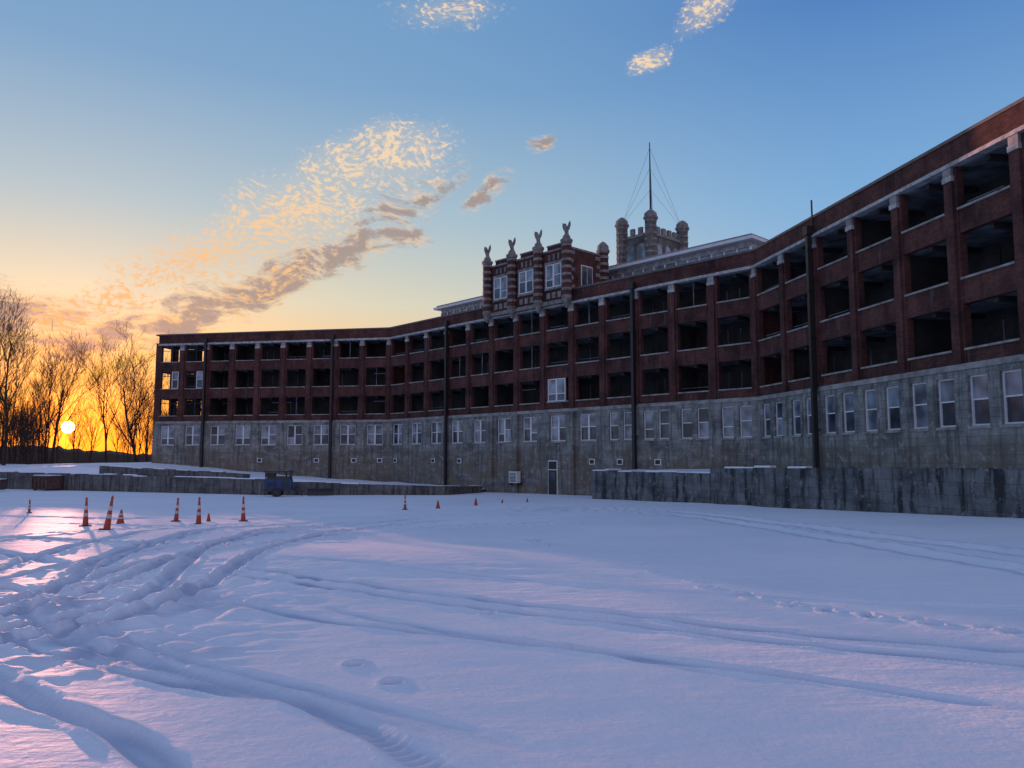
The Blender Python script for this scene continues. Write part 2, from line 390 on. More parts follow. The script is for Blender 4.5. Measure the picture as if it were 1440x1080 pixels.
mc = tuple(MID.p(25.9, 16.6))
T.frustum(mc, .12, .11, 25.2, 31, 6, 3); T.frustum(mc, .10, .05, 31, 36.4, 6, 3)
for (a, o) in ((ta0, to0), (ta1, to0), (ta1, to1), (ta0, to1)):
    q = MID.p(a, o)
    for zt in (35.8, 33.5, 31.0): T.tube((q[0], q[1], 27.0), (mc[0], mc[1], zt), .014, .014, 3, 3)

bld = empty('brick_sanatorium_building')
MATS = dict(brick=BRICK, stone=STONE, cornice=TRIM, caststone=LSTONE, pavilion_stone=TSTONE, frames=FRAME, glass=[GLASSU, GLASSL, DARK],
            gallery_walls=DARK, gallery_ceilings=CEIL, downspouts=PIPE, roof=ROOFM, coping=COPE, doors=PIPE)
for k, p in P.items(): p.build(k, MATS[k], bld)
PW.build('penthouse', [FRAME, TRIM, GLASSU, ROOFM], bld)
T.build('bell_tower', [DSTONE, TSTONE, GLASSU, PIPE, DSTONE], bld)
A = Part(); A.box(MID, 21.6, 22.7, -.75, -.25, -.9, .2, 0); A.frustum(tuple(MID.p(22.15, -.5)), .3, .3, .2, .26, 12, 1)
for i in range(7): A.box(MID, 21.7, 22.6, -.78, -.751, -.8+i*.13, -.74+i*.13, 1)
A.box(MID, 21.6, 21.7, -.7, -.05, -1.1, -.9, 1); A.box(MID, 22.6, 22.7, -.7, -.05, -1.1, -.9, 1)
A.build('air_conditioner', [FRAME, STEEL], bld)

# ------------------------------------------------------------------ ground
def vnoise(x, y, seed=0):
    xi = np.floor(x).astype(np.int64); yi = np.floor(y).astype(np.int64); xf = x-xi; yf = y-yi
    def h(a, b):
        n = (a*374761393 + b*668265263 + seed*1442695041) & 0xffffffff
        n = ((n ^ (n >> 13))*1274126177) & 0xffffffff
        return ((n ^ (n >> 16)) & 0xffff)/65535.0
    u = xf*xf*(3-2*xf); v = yf*yf*(3-2*yf)
    return (h(xi, yi)*(1-u)+h(xi+1, yi)*u)*(1-v) + (h(xi, yi+1)*(1-u)+h(xi+1, yi+1)*u)*v - .5
def base_h(x, y):
    yc = np.maximum(y, -30)
    h = -2.5*(1-np.exp(-yc/52.0))
    h = h + .02*np.clip(x, 0, 40)*np.clip(1-(y-20)/60, 0, 1)
    return h
def axis(fine0, fine1, step, lo, hi, g):
    a = list(np.arange(fine0, fine1, step)); s = step; v = a[-1]
    while v < hi: s *= g; v += s; a.append(v)
    s = step; v = fine0; b = []
    while v > lo: s *= g; v -= s; b.append(v)
    return np.array(b[::-1]+a)
gx = axis(-7.5, 7, .035, -900, 900, 1.022); gy = axis(3.6, 13, .035, -120, 1500, 1.012)
X, Y = np.meshgrid(gx, gy); Z = base_h(X, Y)
fade = np.clip((90-np.hypot(X, Y))/40, 0, 1)
Z += fade*(.10*vnoise(X/9, Y/7, 1) + .06*vnoise(X/3.1+Y/9, Y/2.2, 2) + .016*vnoise(X/.9+Y*.6, Y/.4, 3) + .006*vnoise(X/.22, Y/.16, 4))
for cx, cy, sx, sy, hh in ((-2.5, 16.5, 6.0, 4.6, .24), (-9.5, 25, 6, 5, .26)):
    Z += hh*np.exp(-((X-cx)/sx)**2-((Y-cy)/sy)**2)
T_ = np.zeros_like(Z)
def catmull(pts, n=10):
    P_ = [np.array(p, float) for p in pts]; P_ = [2*P_[0]-P_[1]]+P_+[2*P_[-1]-P_[-2]]; out = []
    for i in range(1, len(P_)-2):
        for k in range(n):
            t = k/n; a, b, c, d = P_[i-1:i+3]
            out.append(.5*((2*b)+(-a+c)*t+(2*a-5*b+4*c-d)*t*t+(-a+3*b-3*c+d)*t**3))
    out.append(P_[-2]); return out
def groove(pts, w, depth, rim=.5, tread=0.0, dark=.8):
    global Z, T_
    c = catmull(pts); D = np.full(Z.shape, 1e9); S = np.zeros(Z.shape); L = 0
    for p, q in zip(c[:-1], c[1:]):
        m = 3.2*w
        j0, j1 = np.searchsorted(gx, [min(p[0], q[0])-m, max(p[0], q[0])+m]); i0, i1 = np.searchsorted(gy, [min(p[1], q[1])-m, max(p[1], q[1])+m])
        l = np.linalg.norm(q-p)
        if i1 > i0 and j1 > j0 and l > 1e-6:
            xs = X[i0:i1, j0:j1]; ys = Y[i0:i1, j0:j1]; d = (q-p)/l
            t = np.clip((xs-p[0])*d[0]+(ys-p[1])*d[1], 0, l)
            dd = np.hypot(xs-p[0]-t*d[0], ys-p[1]-t*d[1]); s = D[i0:i1, j0:j1]; mk = dd < s
            D[i0:i1, j0:j1] = np.where(mk, dd, s); S[i0:i1, j0:j1] = np.where(mk, L+t, S[i0:i1, j0:j1])
        L += l
    mk = D < 3.2*w
    s = S[mk]; d = D[mk]/w*(1+.3*vnoise(s*1.7, s*0, 5))
    prof = -depth*np.exp(-d**4)*(1+.5*vnoise(s*.6, s*0, 8)) + rim*depth*np.exp(-((d-1.35)/.35)**2)*(1+1.2*vnoise(s*3, d*0, 9))
    tr = np.sin(s*2*math.pi/.11 + d*2.0)
    wear = np.clip(.5+1.6*vnoise(s*.9, d*0, 31), 0, 1)
    prof += tread*np.exp(-d**4)*tr*wear
    ed = np.clip(s/2.5, 0, 1)*np.clip((L-s)/2.5, 0, 1)
    Z[mk] += prof*ed
    val = dark*np.exp(-d**4)*ed*(.8+.5*vnoise(s*2.2, d*2, 21)-(.12*tr*wear if tread > 0 else 0))  # shade contrast of groove and tread painted in, on top of packed-snow grey
    if dark < 0: val = val + .6*np.exp(-((d-1.55)/.3)**2)*ed  # shadow edges painted as dark bands beside the light tracks
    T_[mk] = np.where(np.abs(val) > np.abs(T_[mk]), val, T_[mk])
def pair(pts, sep, w, depth, **k):
    c = [np.array(p, float) for p in pts]
    for sg in (-.5, .5):
        o = []
        for i, p in enumerate(c):
            t = c[min(i+1, len(c)-1)]-c[max(i-1, 0)]; t = t/np.linalg.norm(t); o.append(p+np.array((-t[1], t[0]))*sg*sep)
        groove(o, w, depth, **k)
pair([(-3.3, 37), (-6.0, 28.5), (-6.7, 20), (-5.9, 14), (-5.6, 10.5), (-6.8, 7)], 1.6, .16, .07, tread=.005)
pair([(-7.5, 34), (-8.6, 27), (-8.4, 20), (-7.0, 14.5), (-6.2, 10.8), (-7.5, 6)], 1.6, .16, .07, tread=.005)
pair([(-9.5, 33), (-10.6, 26), (-10.2, 19), (-8.4, 13)], 1.6, .16, .07)
pair([(-11.5, 33), (-14, 25), (-16, 17)], 1.6, .16, .07)
pair([(4, 33), (-2, 29.5), (-6, 24), (-8, 17), (-8, 12)], 1.6, .15, .07)
pair([(-8.5, 12.5), (-6.3, 9.2), (-3.7, 6.9), (-2.0, 5.6), (-.9, 4.2), (.1, 2.6)], 1.25, .12, .032, tread=.007, dark=.65, rim=.6)
pair([(-9.5, 11.5), (-6.8, 8.2), (-4.4, 6.0), (-2.8, 4.6), (-1.6, 3.2)], 1.25, .11, .028, tread=.006, dark=.55, rim=.6)
groove([(-7.5, 10.5), (-5.0, 8.2), (-3.2, 6.9), (-1.6, 6.0), (-.5, 5.2)], .08, .025)
groove([(-6.9, 10.9), (-4.3, 8.3), (-2.5, 6.7), (-.9, 5.6), (.6, 4.6)], .08, .022, dark=.5)
groove([(-5.6, 15.0), (-1.27, 11.6), (1.55, 9.7), (4.8, 7.5), (8, 5.5)], .12, .05, rim=.45, dark=1)
groove([(-5.6, 14.2), (-1.1, 10.8), (2.0, 8.7), (4.4, 7.0), (6.5, 5)], .12, .05, rim=.45, dark=1)
groove([(-4.6, 11.7), (-2.65, 9.8), (0, 8.2), (2.4, 6.6), (4.4, 5)], .10, .04, rim=.4, dark=.8)
groove([(-3.2, 11.1), (-1.2, 9.2), (1.0, 7.5), (2.4, 6.0)], .09, .03, rim=.4, dark=.6)
groove([(-6.4, 10.8), (-3.8, 8.2), (-1.6, 6.4), (0.6, 4.6)], .09, .03, rim=.4, dark=.6)
groove([(-6.0, 17), (-1.5, 14), (3, 11.5), (8, 9.5), (13, 8)], .13, .035, rim=.4, dark=.5)
groove([(-2, 44), (3, 46), (8.7, 41.5), (10.3, 29.5), (10.9, 21.3), (11.3, 17.2), (11.6, 12)], .36, .08, rim=.4, dark=-1.3)
groove([(-2, 42), (3, 43.5), (7.8, 38.5), (9.0, 28), (9.3, 19), (9.4, 14.3), (9.5, 10)], .36, .08, rim=.4, dark=-1.3)
groove([(-22, 27), (-14, 22.5), (-8, 20), (-4, 21)], .2, .08); groove([(-22, 24), (-14, 20), (-9, 16)], .2, .08)
groove([(-14, 15.5), (-9, 13), (-6, 11.5)], .17, .08); groove([(-20, 33), (-10, 29.5), (-3, 31), (4, 34)], .22, .08, dark=.7); groove([(-26, 38), (-12, 36), (-3, 39), (6, 42)], .25, .09, dark=.7)
mz = np.exp(-((X+5.4)/2.3)**2-((Y-11.5)/3.2)**2)+.7*np.exp(-((X+4.3)/1.6)**2-((Y-8.0)/1.4)**2)
Z += mz*(.20*np.abs(vnoise(X/.5, Y/.42, 11))+.07*vnoise(X/.2, Y/.18, 12)-.05)
T_ = np.where(mz > .15, np.maximum(T_, mz*.8*np.clip(vnoise(X/.6, Y/.5, 14)*2.2, 0, 1)), T_)
rd = np.clip(1-np.abs(X+4.4+(8-Y)*.75)/1.5, 0, 1)*np.clip((9-Y)/3, 0, 1)
Z += rd*.045*vnoise(X/.12, Y/.10, 15); T_ = np.maximum(T_, .45*rd*(.6+.8*vnoise(X/.3, Y/.3, 17)))
def pit(x, y, r, dp):
    global Z
    j0, j1 = np.searchsorted(gx, [x-3*r, x+3*r]); i0, i1 = np.searchsorted(gy, [y-3*r, y+3*r])
    xs = X[i0:i1, j0:j1]-x; ys = Y[i0:i1, j0:j1]-y; d = (xs/r)**2+(ys/(r*1.4))**2
    Z[i0:i1, j0:j1] += -dp*np.exp(-d**2)+.35*dp*np.exp(-(np.sqrt(d)-1.4)**2/.1)
    T_[i0:i1, j0:j1] = np.maximum(T_[i0:i1, j0:j1], .8*np.exp(-d**2))
fp = catmull([(.6, 24), (1.0, 21.5), (3.1, 12.1), (4.6, 9.2), (7, 6.5)], 9)
for i, p in enumerate(fp): pit(p[0]+(.1 if i % 2 else -.1), p[1], .09, .07)
for p in ((-1.0, 6.65), (-1.45, 7.3), (-.3, 9.9), (-6, 16)): pit(p[0], p[1], .08, .06)
nx, ny = len(gx), len(gy)
verts = np.stack([X.ravel(), Y.ravel(), Z.ravel()], 1)
ii = (np.arange(ny-1)[:, None]*nx+np.arange(nx-1)[None, :]).ravel()
faces = np.stack([ii, ii+1, ii+1+nx, ii+nx], 1)
me = bpy.data.meshes.new('snowy_ground'); me.vertices.add(len(verts)); me.vertices.foreach_set('co', verts.ravel())
me.loops.add(faces.size); me.loops.foreach_set('vertex_index', faces.ravel().astype(np.int32))
me.polygons.add(len(faces)); me.polygons.foreach_set('loop_start', np.arange(0, faces.size, 4, dtype=np.int32))
me.polygons.foreach_set('loop_total', np.full(len(faces), 4, np.int32)); me.update(calc_edges=True); me.validate()
me.polygons.foreach_set('use_smooth', [True]*len(faces))
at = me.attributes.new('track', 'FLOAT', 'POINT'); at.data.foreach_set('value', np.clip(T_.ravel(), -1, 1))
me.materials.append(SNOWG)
g = bpy.data.objects.new('snowy_ground', me); COL.objects.link(g)
def gz(x, y): return float(base_h(np.array(float(x)), np.array(float(y))))
def gsurf(x, y):
    j = min(max(np.searchsorted(gx, x), 0), nx-1); i = min(max(np.searchsorted(gy, y), 0), ny-1); return float(Z[i, j])

# terraces
def strip(name, rows, sub=10):
    p = Part(); G = []
    for r in range(len(rows)-1):
        A_, B_ = rows[r], rows[r+1]
        for s in range(sub+(1 if r == len(rows)-2 else 0)):
            t = s/sub; line = []
            for i in range(len(A_)-1):
                for k in range(8 + (1 if i == len(A_)-2 else 0)):
                    u = k/8
                    a = np.array(A_[i], float)*(1-u)+np.array(A_[i+1], float)*u; b = np.array(B_[i], float)*(1-u)+np.array(B_[i+1], float)*u
                    q = a*(1-t)+b*t; edge = 0 if (r == 0 and s == 0) else 1
                    q[2] += edge*.22*float(vnoise(np.array(q[0]/1.7), np.array(q[1]/1.7), 5)); line.append(q)
            G.append(line)
    for i in range(len(G)-1):
        for j in range(len(G[0])-1):
            p.quad([G[i][j], G[i][j+1], G[i+1][j+1], G[i+1][j]], [(0, 0)]*4)
    ob = p.build(name, SNOW, smooth=True)
    import bmesh
    bm = bmesh.new(); bm.from_mesh(ob.data); bmesh.ops.remove_doubles(bm, verts=bm.verts, dist=.001); bmesh.ops.recalc_face_normals(bm, faces=bm.faces)
    bm.to_mesh(ob.data); bm.free()
    return ob
def wall(name, pts, th, zb, mat, snow=.0, jit=.05):
    e_ = empty(name); p = Part(); sn = Part(); L = 0
    for (x0, y0, t0), (x1, y1, t1) in zip(pts[:-1], pts[1:]):
        d = np.array((x1-x0, y1-y0), float); l = float(np.linalg.norm(d)); d = d/l; n = np.array((-d[1], d[0]))*th/2
        k = max(1, int(l/1.5))
        for i in range(k):
            a, b = i/k, (i+1)/k
            pa = np.array((x0, y0))+d*l*a; pb = np.array((x0, y0))+d*l*b; j = random.uniform(-jit, jit)
            za = t0+(t1-t0)*a+j; zb_ = t0+(t1-t0)*b+j
            g0, g1 = gz(*pa)-.5, gz(*pb)-.5
            r = [pa-n, pb-n, pb+n, pa+n]
            p.solid([(*r[0], g0), (*r[1], g1), (*r[2], g1), (*r[3], g0)], [(*r[0], za), (*r[1], zb_), (*r[2], zb_), (*r[3], za)], 0, L); L += l/k
            if random.random() < snow:
                h = random.uniform(.05, .12); r2 = [pa-n*.8, pb-n*.8, pb+n*.95, pa+n*.95]
                sn.solid([(*r2[0], za+.002), (*r2[1], zb_+.002), (*r2[2], zb_+.002), (*r2[3], za+.002)], [(*(r2[0]+n*.2), za+h), (*(r2[1]+n*.2), zb_+h), (*(r2[2]-n*.1), zb_+h), (*(r2[3]-n*.1), za+h)])
    p.build('blocks', mat, e_)
    if sn.f: sn.build('snow_cap', SNOW, e_)
    return e_
W0, W1, W2, W3 = (6.4, 60.4, .48), (12.8, 49.7, .55), (19.4, 29.4, 1.17), (24.0, 15.2, 1.3)
wall('retaining_wall', [(10.8, 64.5, .45), W0, W1], .45, 0, RETAIN, .45)
rw = wall('retaining_wall', [(W1[0]+.1, W1[1], .87), W2, W3], .5, 0, RETAIN, .1, .03)
GR = Part(); gc = np.array((18.9, 30.9)); gd = np.array((.309, -.951)); gn = np.array((-.951, -.309)); nn = 40
ring = lambda r, i: (*(gc+gn*.262+gd*(r*.95*math.cos(2*math.pi*i/nn))), .3+r*1.1*math.sin(2*math.pi*i/nn))
for i in range(nn):
    if i % 9 not in (4, 5): GR.quad([ring(.50, i), ring(.50, i+1), ring(.54, i+1), ring(.54, i)], [(0, 0)]*4)
GR.build('graffiti', TSTONE, rw)
strip('snowy_terrace', [[(6.6, 60.5, .36), (12.95, 49.8, .42), (19.6, 29.5, .9), (24.2, 15.3, 1.05)],
                        [(11.5, 65.2, .6), (18.9, 52.6, .75), (23.3, 31, 1.0), (25.5, 16, 1.1)]])
wall('stone_block_wall', [(-75, 96, .0), (-53, 86, -.2), (-22, 70.5, -.5)], .6, 0, RETAIN2, .3)
wall('stone_block_wall', [(-21.6, 70.4, -.62), (-6, 70, -1.05), (-3.2, 76, -1.3)], .6, 0, RETAIN2, .3)
wall('stone_block_wall', [(-46, 87, .55), (-27, 79.5, -.15)], .6, 0, RETAIN2, .4)
strip('snowy_terrace', [[(-75, 96.2, -.3), (-53, 86.2, -.45), (-22, 70.7, -.8), (-6, 70.2, -1.3), (-3.2, 76, -1.6)],
                        [(-75, 97, -.3), (-46, 86.8, -.35), (-27, 79.3, -.8), (-8, 76.5, -1.4), (-3.1, 76.8, -1.65)],
                        [(-75, 98, .1), (-46, 87.4, .35), (-27, 79.8, -.5), (-8, 77, -1.4), (-3.0, 77.2, -1.65)],
                        [(-75, 106, .4), (-45, 97.5, .9), (-20, 92.6, -1.1), (-6, 83.5, -1.5), (-2.2, 78.5, -1.65)]])

# ------------------------------------------------------------------ traffic cones
def cone(x, y, h, tall=True, lean=0, bands=True):
    p = Part(); r0 = .115*h/1.07 if tall else .19*h/.7; r1 = .035 if tall else .03
    p.frustum((0, 0), .22*(h/1.0 if tall else h*1.2), .21*(h/1.0 if tall else h*1.2), 0, .06, 8, 2)
    zs = [.06, .38, .50, .62, .76, 1.0] if bands else [.06, 1.0]
    for i in range(len(zs)-1):
        a = zs[i] if i == 0 else zs[i]*h; b = zs[i+1]*h; fa = a/h; fb = b/h
        pr = .004 if i % 2 else 0
        p.frustum((0, 0), r0+(r1-r0)*fa+pr, r0+(r1-r0)*fb+pr, a, b, 14, i % 2)
    if tall:
        p.frustum((0, 0), r1+.015, r1+.015, h, h+.04, 10, 0); p.frustum((0, 0), .02, .035, h+.04, h+.09, 8, 0)
    ob = p.build('traffic_cone', [ORANGE, WHITEB, BLACK], smooth=False, loc=(x, y, gsurf(x, y)-.02))
    ob.rotation_euler = (0, lean, random.random())
for a in ((-16.6, 30.4, 1.05), (-13.9, 26.8, 1.1, True, .12), (-14.5, 33.7, .95, True, .05), (-12.8, 31.9, 1.05), (-11.6, 33.7, 1.0, True, -.02), (-6.2, 45.2, .85)): cone(*a)
for a in ((-16.2, 32.3, .6, False, .05), (-25, 40.4, .62, True), (-13.1, 33.7, .36, False, 0, False), (-4.4, 46.3, .5, False, 0, False), (-2.3, 49.5, .5, False, 0, False), (-.7, 53.3, .3, False, .3, False), (1.1, 56, .3, False, 0, False)): cone(*a)

# ------------------------------------------------------------------ machines
def machine(x, y, rz):
    e_ = empty('portable_generator_trailer', (x, y, gsurf(x, y))); e_.rotation_euler[2] = rz
    b = Part(); W = WORLD
    b.box(W, -1.1, 1.1, -.55, .55, .45, .62, 1); b.box(W, -1.0, .95, -.5, .5, .62, 1.25, 0)
    b.solid([(-1.0, -.5, 1.25), (.95, -.5, 1.25), (.95, .5, 1.25), (-1.0, .5, 1.25)], [(-.8, -.42, 1.55), (.8, -.42, 1.55), (.8, .42, 1.55), (-.8, .42, 1.55)], 1)
    for i in range(5): b.box(W, -.8+i*.14, -.72+i*.14, -.53, -.501, .75, 1.1, 1)
    b.box(W, .2, .8, -.53, -.501, .72, 1.12, 1); b.tube((.5, 0, 1.5), (.5, 0, 1.82), .05, .05, 8, 1)
    b.tube((1.1, 0, .5), (1.9, 0, .42), .05, .05, 6, 1); b.tube((1.7, 0, .45), (1.7, 0, .02), .04, .04, 6, 1)
    for sx in (-.95, .85):
        for sy in (-.45, .45): b.tube((sx, sy, 1.2), (sx, sy, 1.85), .04, .04, 5, 1)
    b.box(W, -1.1, 1.0, -.6, .6, 1.85, 1.95, 1); b.box(W, -1.0, -.3, -.45, .45, 1.5, 1.8, 1)
    b.build('body', [BLUE, STEEL], e_)
    w = Part()
    for sy in (-.68, .68):
        w.tube((-.1, sy-.1, .34), (-.1, sy+.1, .34), .34, .34, 18, 0); w.tube((-.1, sy-.115, .34), (-.1, sy+.115, .34), .17, .17, 12, 1)
    w.build('wheels', [BLACK, STEEL], e_)
    e_.scale = (1.12, 1.12, 1.12)
machine(-19.9, 66.5, .15)
def plow(x, y):
    e_ = empty('snow_plow_blade', (x, y, gsurf(x, y))); p = Part(); n = 8
    for i in range(n):
        a0 = -1.0+2.0*i/n*.9; a1 = -1.0+2.0*(i+1)/n*.9
        q = lambda a, o: (.3*math.cos(a)+o, .38+.38*math.sin(a))
        (y0, z0), (y1, z1) = q(a0, 0), q(a1, 0)
        p.solid([(-1.1, y0, z0), (1.1, y0, z0), (1.1, y0+.04, z0), (-1.1, y0+.04, z0)], [(-1.1, y1, z1), (1.1, y1, z1), (1.1, y1+.04, z1), (-1.1, y1+.04, z1)])
    for xx in (-.7, 0, .7): p.tube((xx, .3, .3), (xx*.4, 1.1, .35), .05, .05, 6)
    p.box(WORLD, -.5, .5, 1.0, 1.3, .2, .6); p.build('blade', STEEL, e_); e_.rotation_euler[2] = .3
plow(-16.6, 67.5)
def dumpster(x, y, rz, w, d, h):
    e_ = empty('steel_dumpster', (x, y, gz(x, y))); e_.rotation_euler[2] = rz; p = Part(); W = WORLD
    p.solid([(-w/2+.15, -d/2, .15), (w/2-.15, -d/2, .15), (w/2-.15, d/2, .15), (-w/2+.15, d/2, .15)], [(-w/2, -d/2-.1, h), (w/2, -d/2-.1, h), (w/2, d/2+.1, h), (-w/2, d/2+.1, h)], 0)
    for i in range(5): p.box(W, -w/2+.25+i*(w-.5)/4-.05, -w/2+.25+i*(w-.5)/4+.05, -d/2-.18, -d/2+.02, .25, h-.05, 0)
    p.box(W, -w/2-.06, w/2+.06, -d/2-.2, d/2+.16, h, h+.1, 1); p.box(W, -w/2+.1, w/2-.1, -d/2+.02, d/2-.05, h+.1, h+.2, 2)
    for a in (-1, 1): p.tube((a*w*.35, -d/2, .1), (a*w*.35, -d/2+.2, .1), .12, .12, 10, 1)
    p.build('body', [BROWN, STEEL, SNOW], e_)
dumpster(-49.5, 82.8, -.48, 3.0, 1.4, 1.45)
dumpster(-54, 80, .2, 3.2, 1.4, 1.1)

# ------------------------------------------------------------------ trees
def tree_part(seed, H, spread=1.0, lv=4, kids=(9, 5, 4, 3), rmin=.018, low=.3):
    rnd = random.Random(seed)
    V = []; F = []
    def seg(p0, p1, r0, r1, n):
        d = p1-p0; d.normalize(); a = d.orthogonal().normalized(); c = d.cross(a); b = len(V)
        for (q, r) in ((p0, r0), (p1, r1)):
            for i in range(n): t = 2*math.pi*i/n; V.append(tuple(q+(a*math.cos(t)+c*math.sin(t))*r))
        for i in range(n): j = (i+1) % n; F.append((b+i, b+j, b+n+j, b+n+i))
    def grow(pos, d, L, r, l):
        ns = 7 if l == 0 else (4 if l == 1 else 3); cur = pos.copy(); dd = d.copy(); pts = [(cur.copy(), r, dd.copy())]
        for i in range(ns):
            wob = .07 if l == 0 else .17
            dd = dd+Vector((rnd.gauss(0, wob), rnd.gauss(0, wob), rnd.gauss(0, wob*.6)+(.12 if l else 0))); dd.normalize()
            nx_ = cur+dd*L/ns; rr = max(rmin*.6, r*(1-(i+1)/ns*(.75 if l == 0 else .7)))
            seg(cur, nx_, pts[-1][1], rr, 6 if l == 0 else (4 if l == 1 else 3)); cur = nx_; pts.append((cur.copy(), rr, dd.copy()))
        if l < lv:
            for k in range(kids[l]):
                f = (rnd.uniform(low, 1.0) if l == 0 else rnd.uniform(.25, 1.0))*ns
                i = min(int(f), ns-1); q = pts[i][0].lerp(pts[i+1][0], f-i); pd = pts[i+1][2]
                ax = Vector((rnd.gauss(0, 1), rnd.gauss(0, 1), rnd.gauss(0, 1))).cross(pd).normalized()
                ang = rnd.uniform(.3, .75)*(spread if l == 0 else 1); nd = Matrix.Rotation(ang, 3, ax) @ pd
                if l < 2: nd.z = abs(nd.z)*.8+.3; nd.normalize()
                ll = L*rnd.uniform(.38, .62) if l == 0 else L*rnd.uniform(.45, .7)
                if l == 0: ll *= 1.25-.5*f/ns
                grow(q, nd, ll, max(rmin, pts[i][1]*rnd.uniform(.42, .62)), l+1)
    grow(Vector((0, 0, -.3)), Vector((rnd.uniform(-.06, .06), rnd.uniform(-.06, .06), 1)).normalized(), H*.82, H*.016, 0)
    me = bpy.data.meshes.new('bare_tree'); me.from_pydata(V, [], F); me.materials.append(BARK)
    return me
big = [tree_part(s, 18, 1.1, 4, (12, 5, 4, 3), .020, .36) for s in (1, 2, 3)]
small = [tree_part(s, 14, .8, 3, (10, 5, 4, 0), .022, .3) for s in (11, 12, 13, 14)]
def put(me, name, x, y, s, parent=None, rz=None):
    o = bpy.data.objects.new(name, me); o.location = (x, y, gz(x, y)); o.scale = (s*.92, s*.92, s*random.uniform(.98, 1.1))
    o.rotation_euler = (0, 0, random.uniform(0, 6.3) if rz is None else rz); COL.objects.link(o)
    if parent: o.parent = parent
    return o
for i, (x, y, s) in enumerate(((-66.8, 102, 1.12), (-63.4, 107, .95), (-51, 106, .92), (-58.5, 112, .85), (-74, 108, 1.05), (-47.5, 114, .85), (-80, 104, 1.0), (-88, 96, 1.0), (-71.5, 99, .9), (-68, 113, .9))):
    put(big[i % 3], 'bare_tree', x, y, s)
def perp(x, y): return x*.8669+y*.4985
def sungap(x, y): return 5.0 < perp(x, y) < 10.2
def gap(x, y): return -1.5 < perp(x, y) < 1.5 or sungap(x, y)
tl = empty('distant_tree_line')
n = 0
while n < 185:
    x = random.uniform(-170, 0); y = random.uniform(112, 185)
    az = math.degrees(math.atan2(x, y))
    if gap(x, y) or (az > -20 and random.random() < .85): continue
    put(small[n % 4], 'tree_%d' % n, x, y, random.uniform(.6, 1.05), tl); n += 1
for i in range(40):
    x = random.uniform(-105, -48); y = 101+random.uniform(0, 14)+(-x-50)*-.12
    if not gap(x, y): put(small[i % 4], 'tree_e%d' % i, x, y, random.uniform(.4, .7), tl)
V = []; F = []
for i in range(16000):
    x = random.uniform(-130, -44); y = random.uniform(100, 150)+(x+44)*.05
    h = random.uniform(.8, 4.2)*(.25 if sungap(x, y) else (.7 if gap(x, y) else 1)); z = gz(x, y); lx, ly = random.gauss(0, .35)*h*.5, random.gauss(0, .35)*h*.5; w = random.uniform(.015, .05)
    b = len(V)
    for k in range(3): V.append((x+w*math.cos(k*2.1), y+w*math.sin(k*2.1), z-.1))
    V.append((x+lx, y+ly, z+h)); F += [(b, b+1, b+3), (b+1, b+2, b+3), (b+2, b, b+3)]
me = bpy.data.meshes.new('undergrowth'); me.from_pydata(V, [], F); me.materials.append(BARK)
COL.objects.link(bpy.data.objects.new('undergrowth', me))
V = []; F = []; n = 600
for i in range(n+1):
    a = math.radians(-85+170*i/n); r = 330
    h = 3.6+1.5*math.sin(i*.045)+.8*math.sin(i*.17+1)+random.uniform(-.5, .5)
    for rr, z in ((r, -4), (r+8, h*.75), (r+18, h+random.uniform(-.4, .4)), (r+120, -4)): V.append((rr*math.sin(a), rr*math.cos(a), z))
for i in range(n):
    for k in range(3): b = i*4+k; F.append((b, b+4, b+5, b+1))
me = bpy.data.meshes.new('wooded_hill'); me.from_pydata(V, [], F); me.materials.append(BARK)
COL.objects.link(bpy.data.objects.new('wooded_hill', me))

# ------------------------------------------------------------------ sky
w = bpy.data.worlds.new('World'); scene.world = w; w.use_nodes = True; nt = w.node_tree; nt.nodes.clear()
w.cycles.sampling_method = 'NONE'
def val(s, v):
    if hasattr(v, 'node'): nt.links.new(v, s)
    else: s.default_value = v
def M(op, a, b=0.0, c=0.0, clamp=False):
    n_ = N(nt, 'ShaderNodeMath', operation=op, use_clamp=clamp); val(n_.inputs[0], a); val(n_.inputs[1], b)
    if op in ('MULTIPLY_ADD', 'WRAP'): val(n_.inputs[2], c)
    return n_.outputs[0]
def smooth(x, lo, hi): return mrange(nt, x, lo, hi)
tc = N(nt, 'ShaderNodeTexCoord').outputs['Generated']
sp = N(nt, 'ShaderNodeSeparateXYZ'); nt.links.new(tc, sp.inputs[0])
x, y, z = sp.outputs
az = M('MULTIPLY', M('ARCTAN2', x, y), 57.2958); el = M('MULTIPLY', M('ARCSINE', z), 57.2958)
elf = M('DIVIDE', M('MAXIMUM', el, 0.0), 90.0)
hl = M('SQRT', M('ADD', M('MULTIPLY', x, x), M('MULTIPLY', y, y)))
ch = M('DIVIDE', M('ADD', M('MULTIPLY', x, math.sin(SUN_AZ)), M('MULTIPLY', y, math.cos(SUN_AZ))), M('MAXIMUM', hl, .001))
d_ = 1/90.0
ZEN = (.20, .295, .53)  # zenith is out of view; brightened to light the snow
A = ramp(nt, elf, [(0, (.58, .12, .02)), (3*d_, (.80, .25, .045)), (6.5*d_, (.84, .47, .18)), (11*d_, (.62, .59, .45)), (17*d_, (.36, .49, .56)), (26*d_, (.17, .34, .56)), (38*d_, (.11, .27, .53)), (1, ZEN)])
Bc = ramp(nt, elf, [(0, (.50, .50, .58)), (8*d_, (.32, .50, .70)), (18*d_, (.18, .38, .66)), (30*d_, (.07, .20, .50)), (42*d_, (.07, .2, .5)), (1, ZEN)])
Cc = ramp(nt, elf, [(0, (.30, .28, .42)), (8*d_, (.50, .40, .52)), (20*d_, (.52, .46, .62)), (40*d_, (.38, .41, .65)), (1, ZEN)])  # unseen sky behind the camera, lilac glow added to light facade and snow
sky = mixc(nt, smooth(ch, .55, .985), Bc, A)
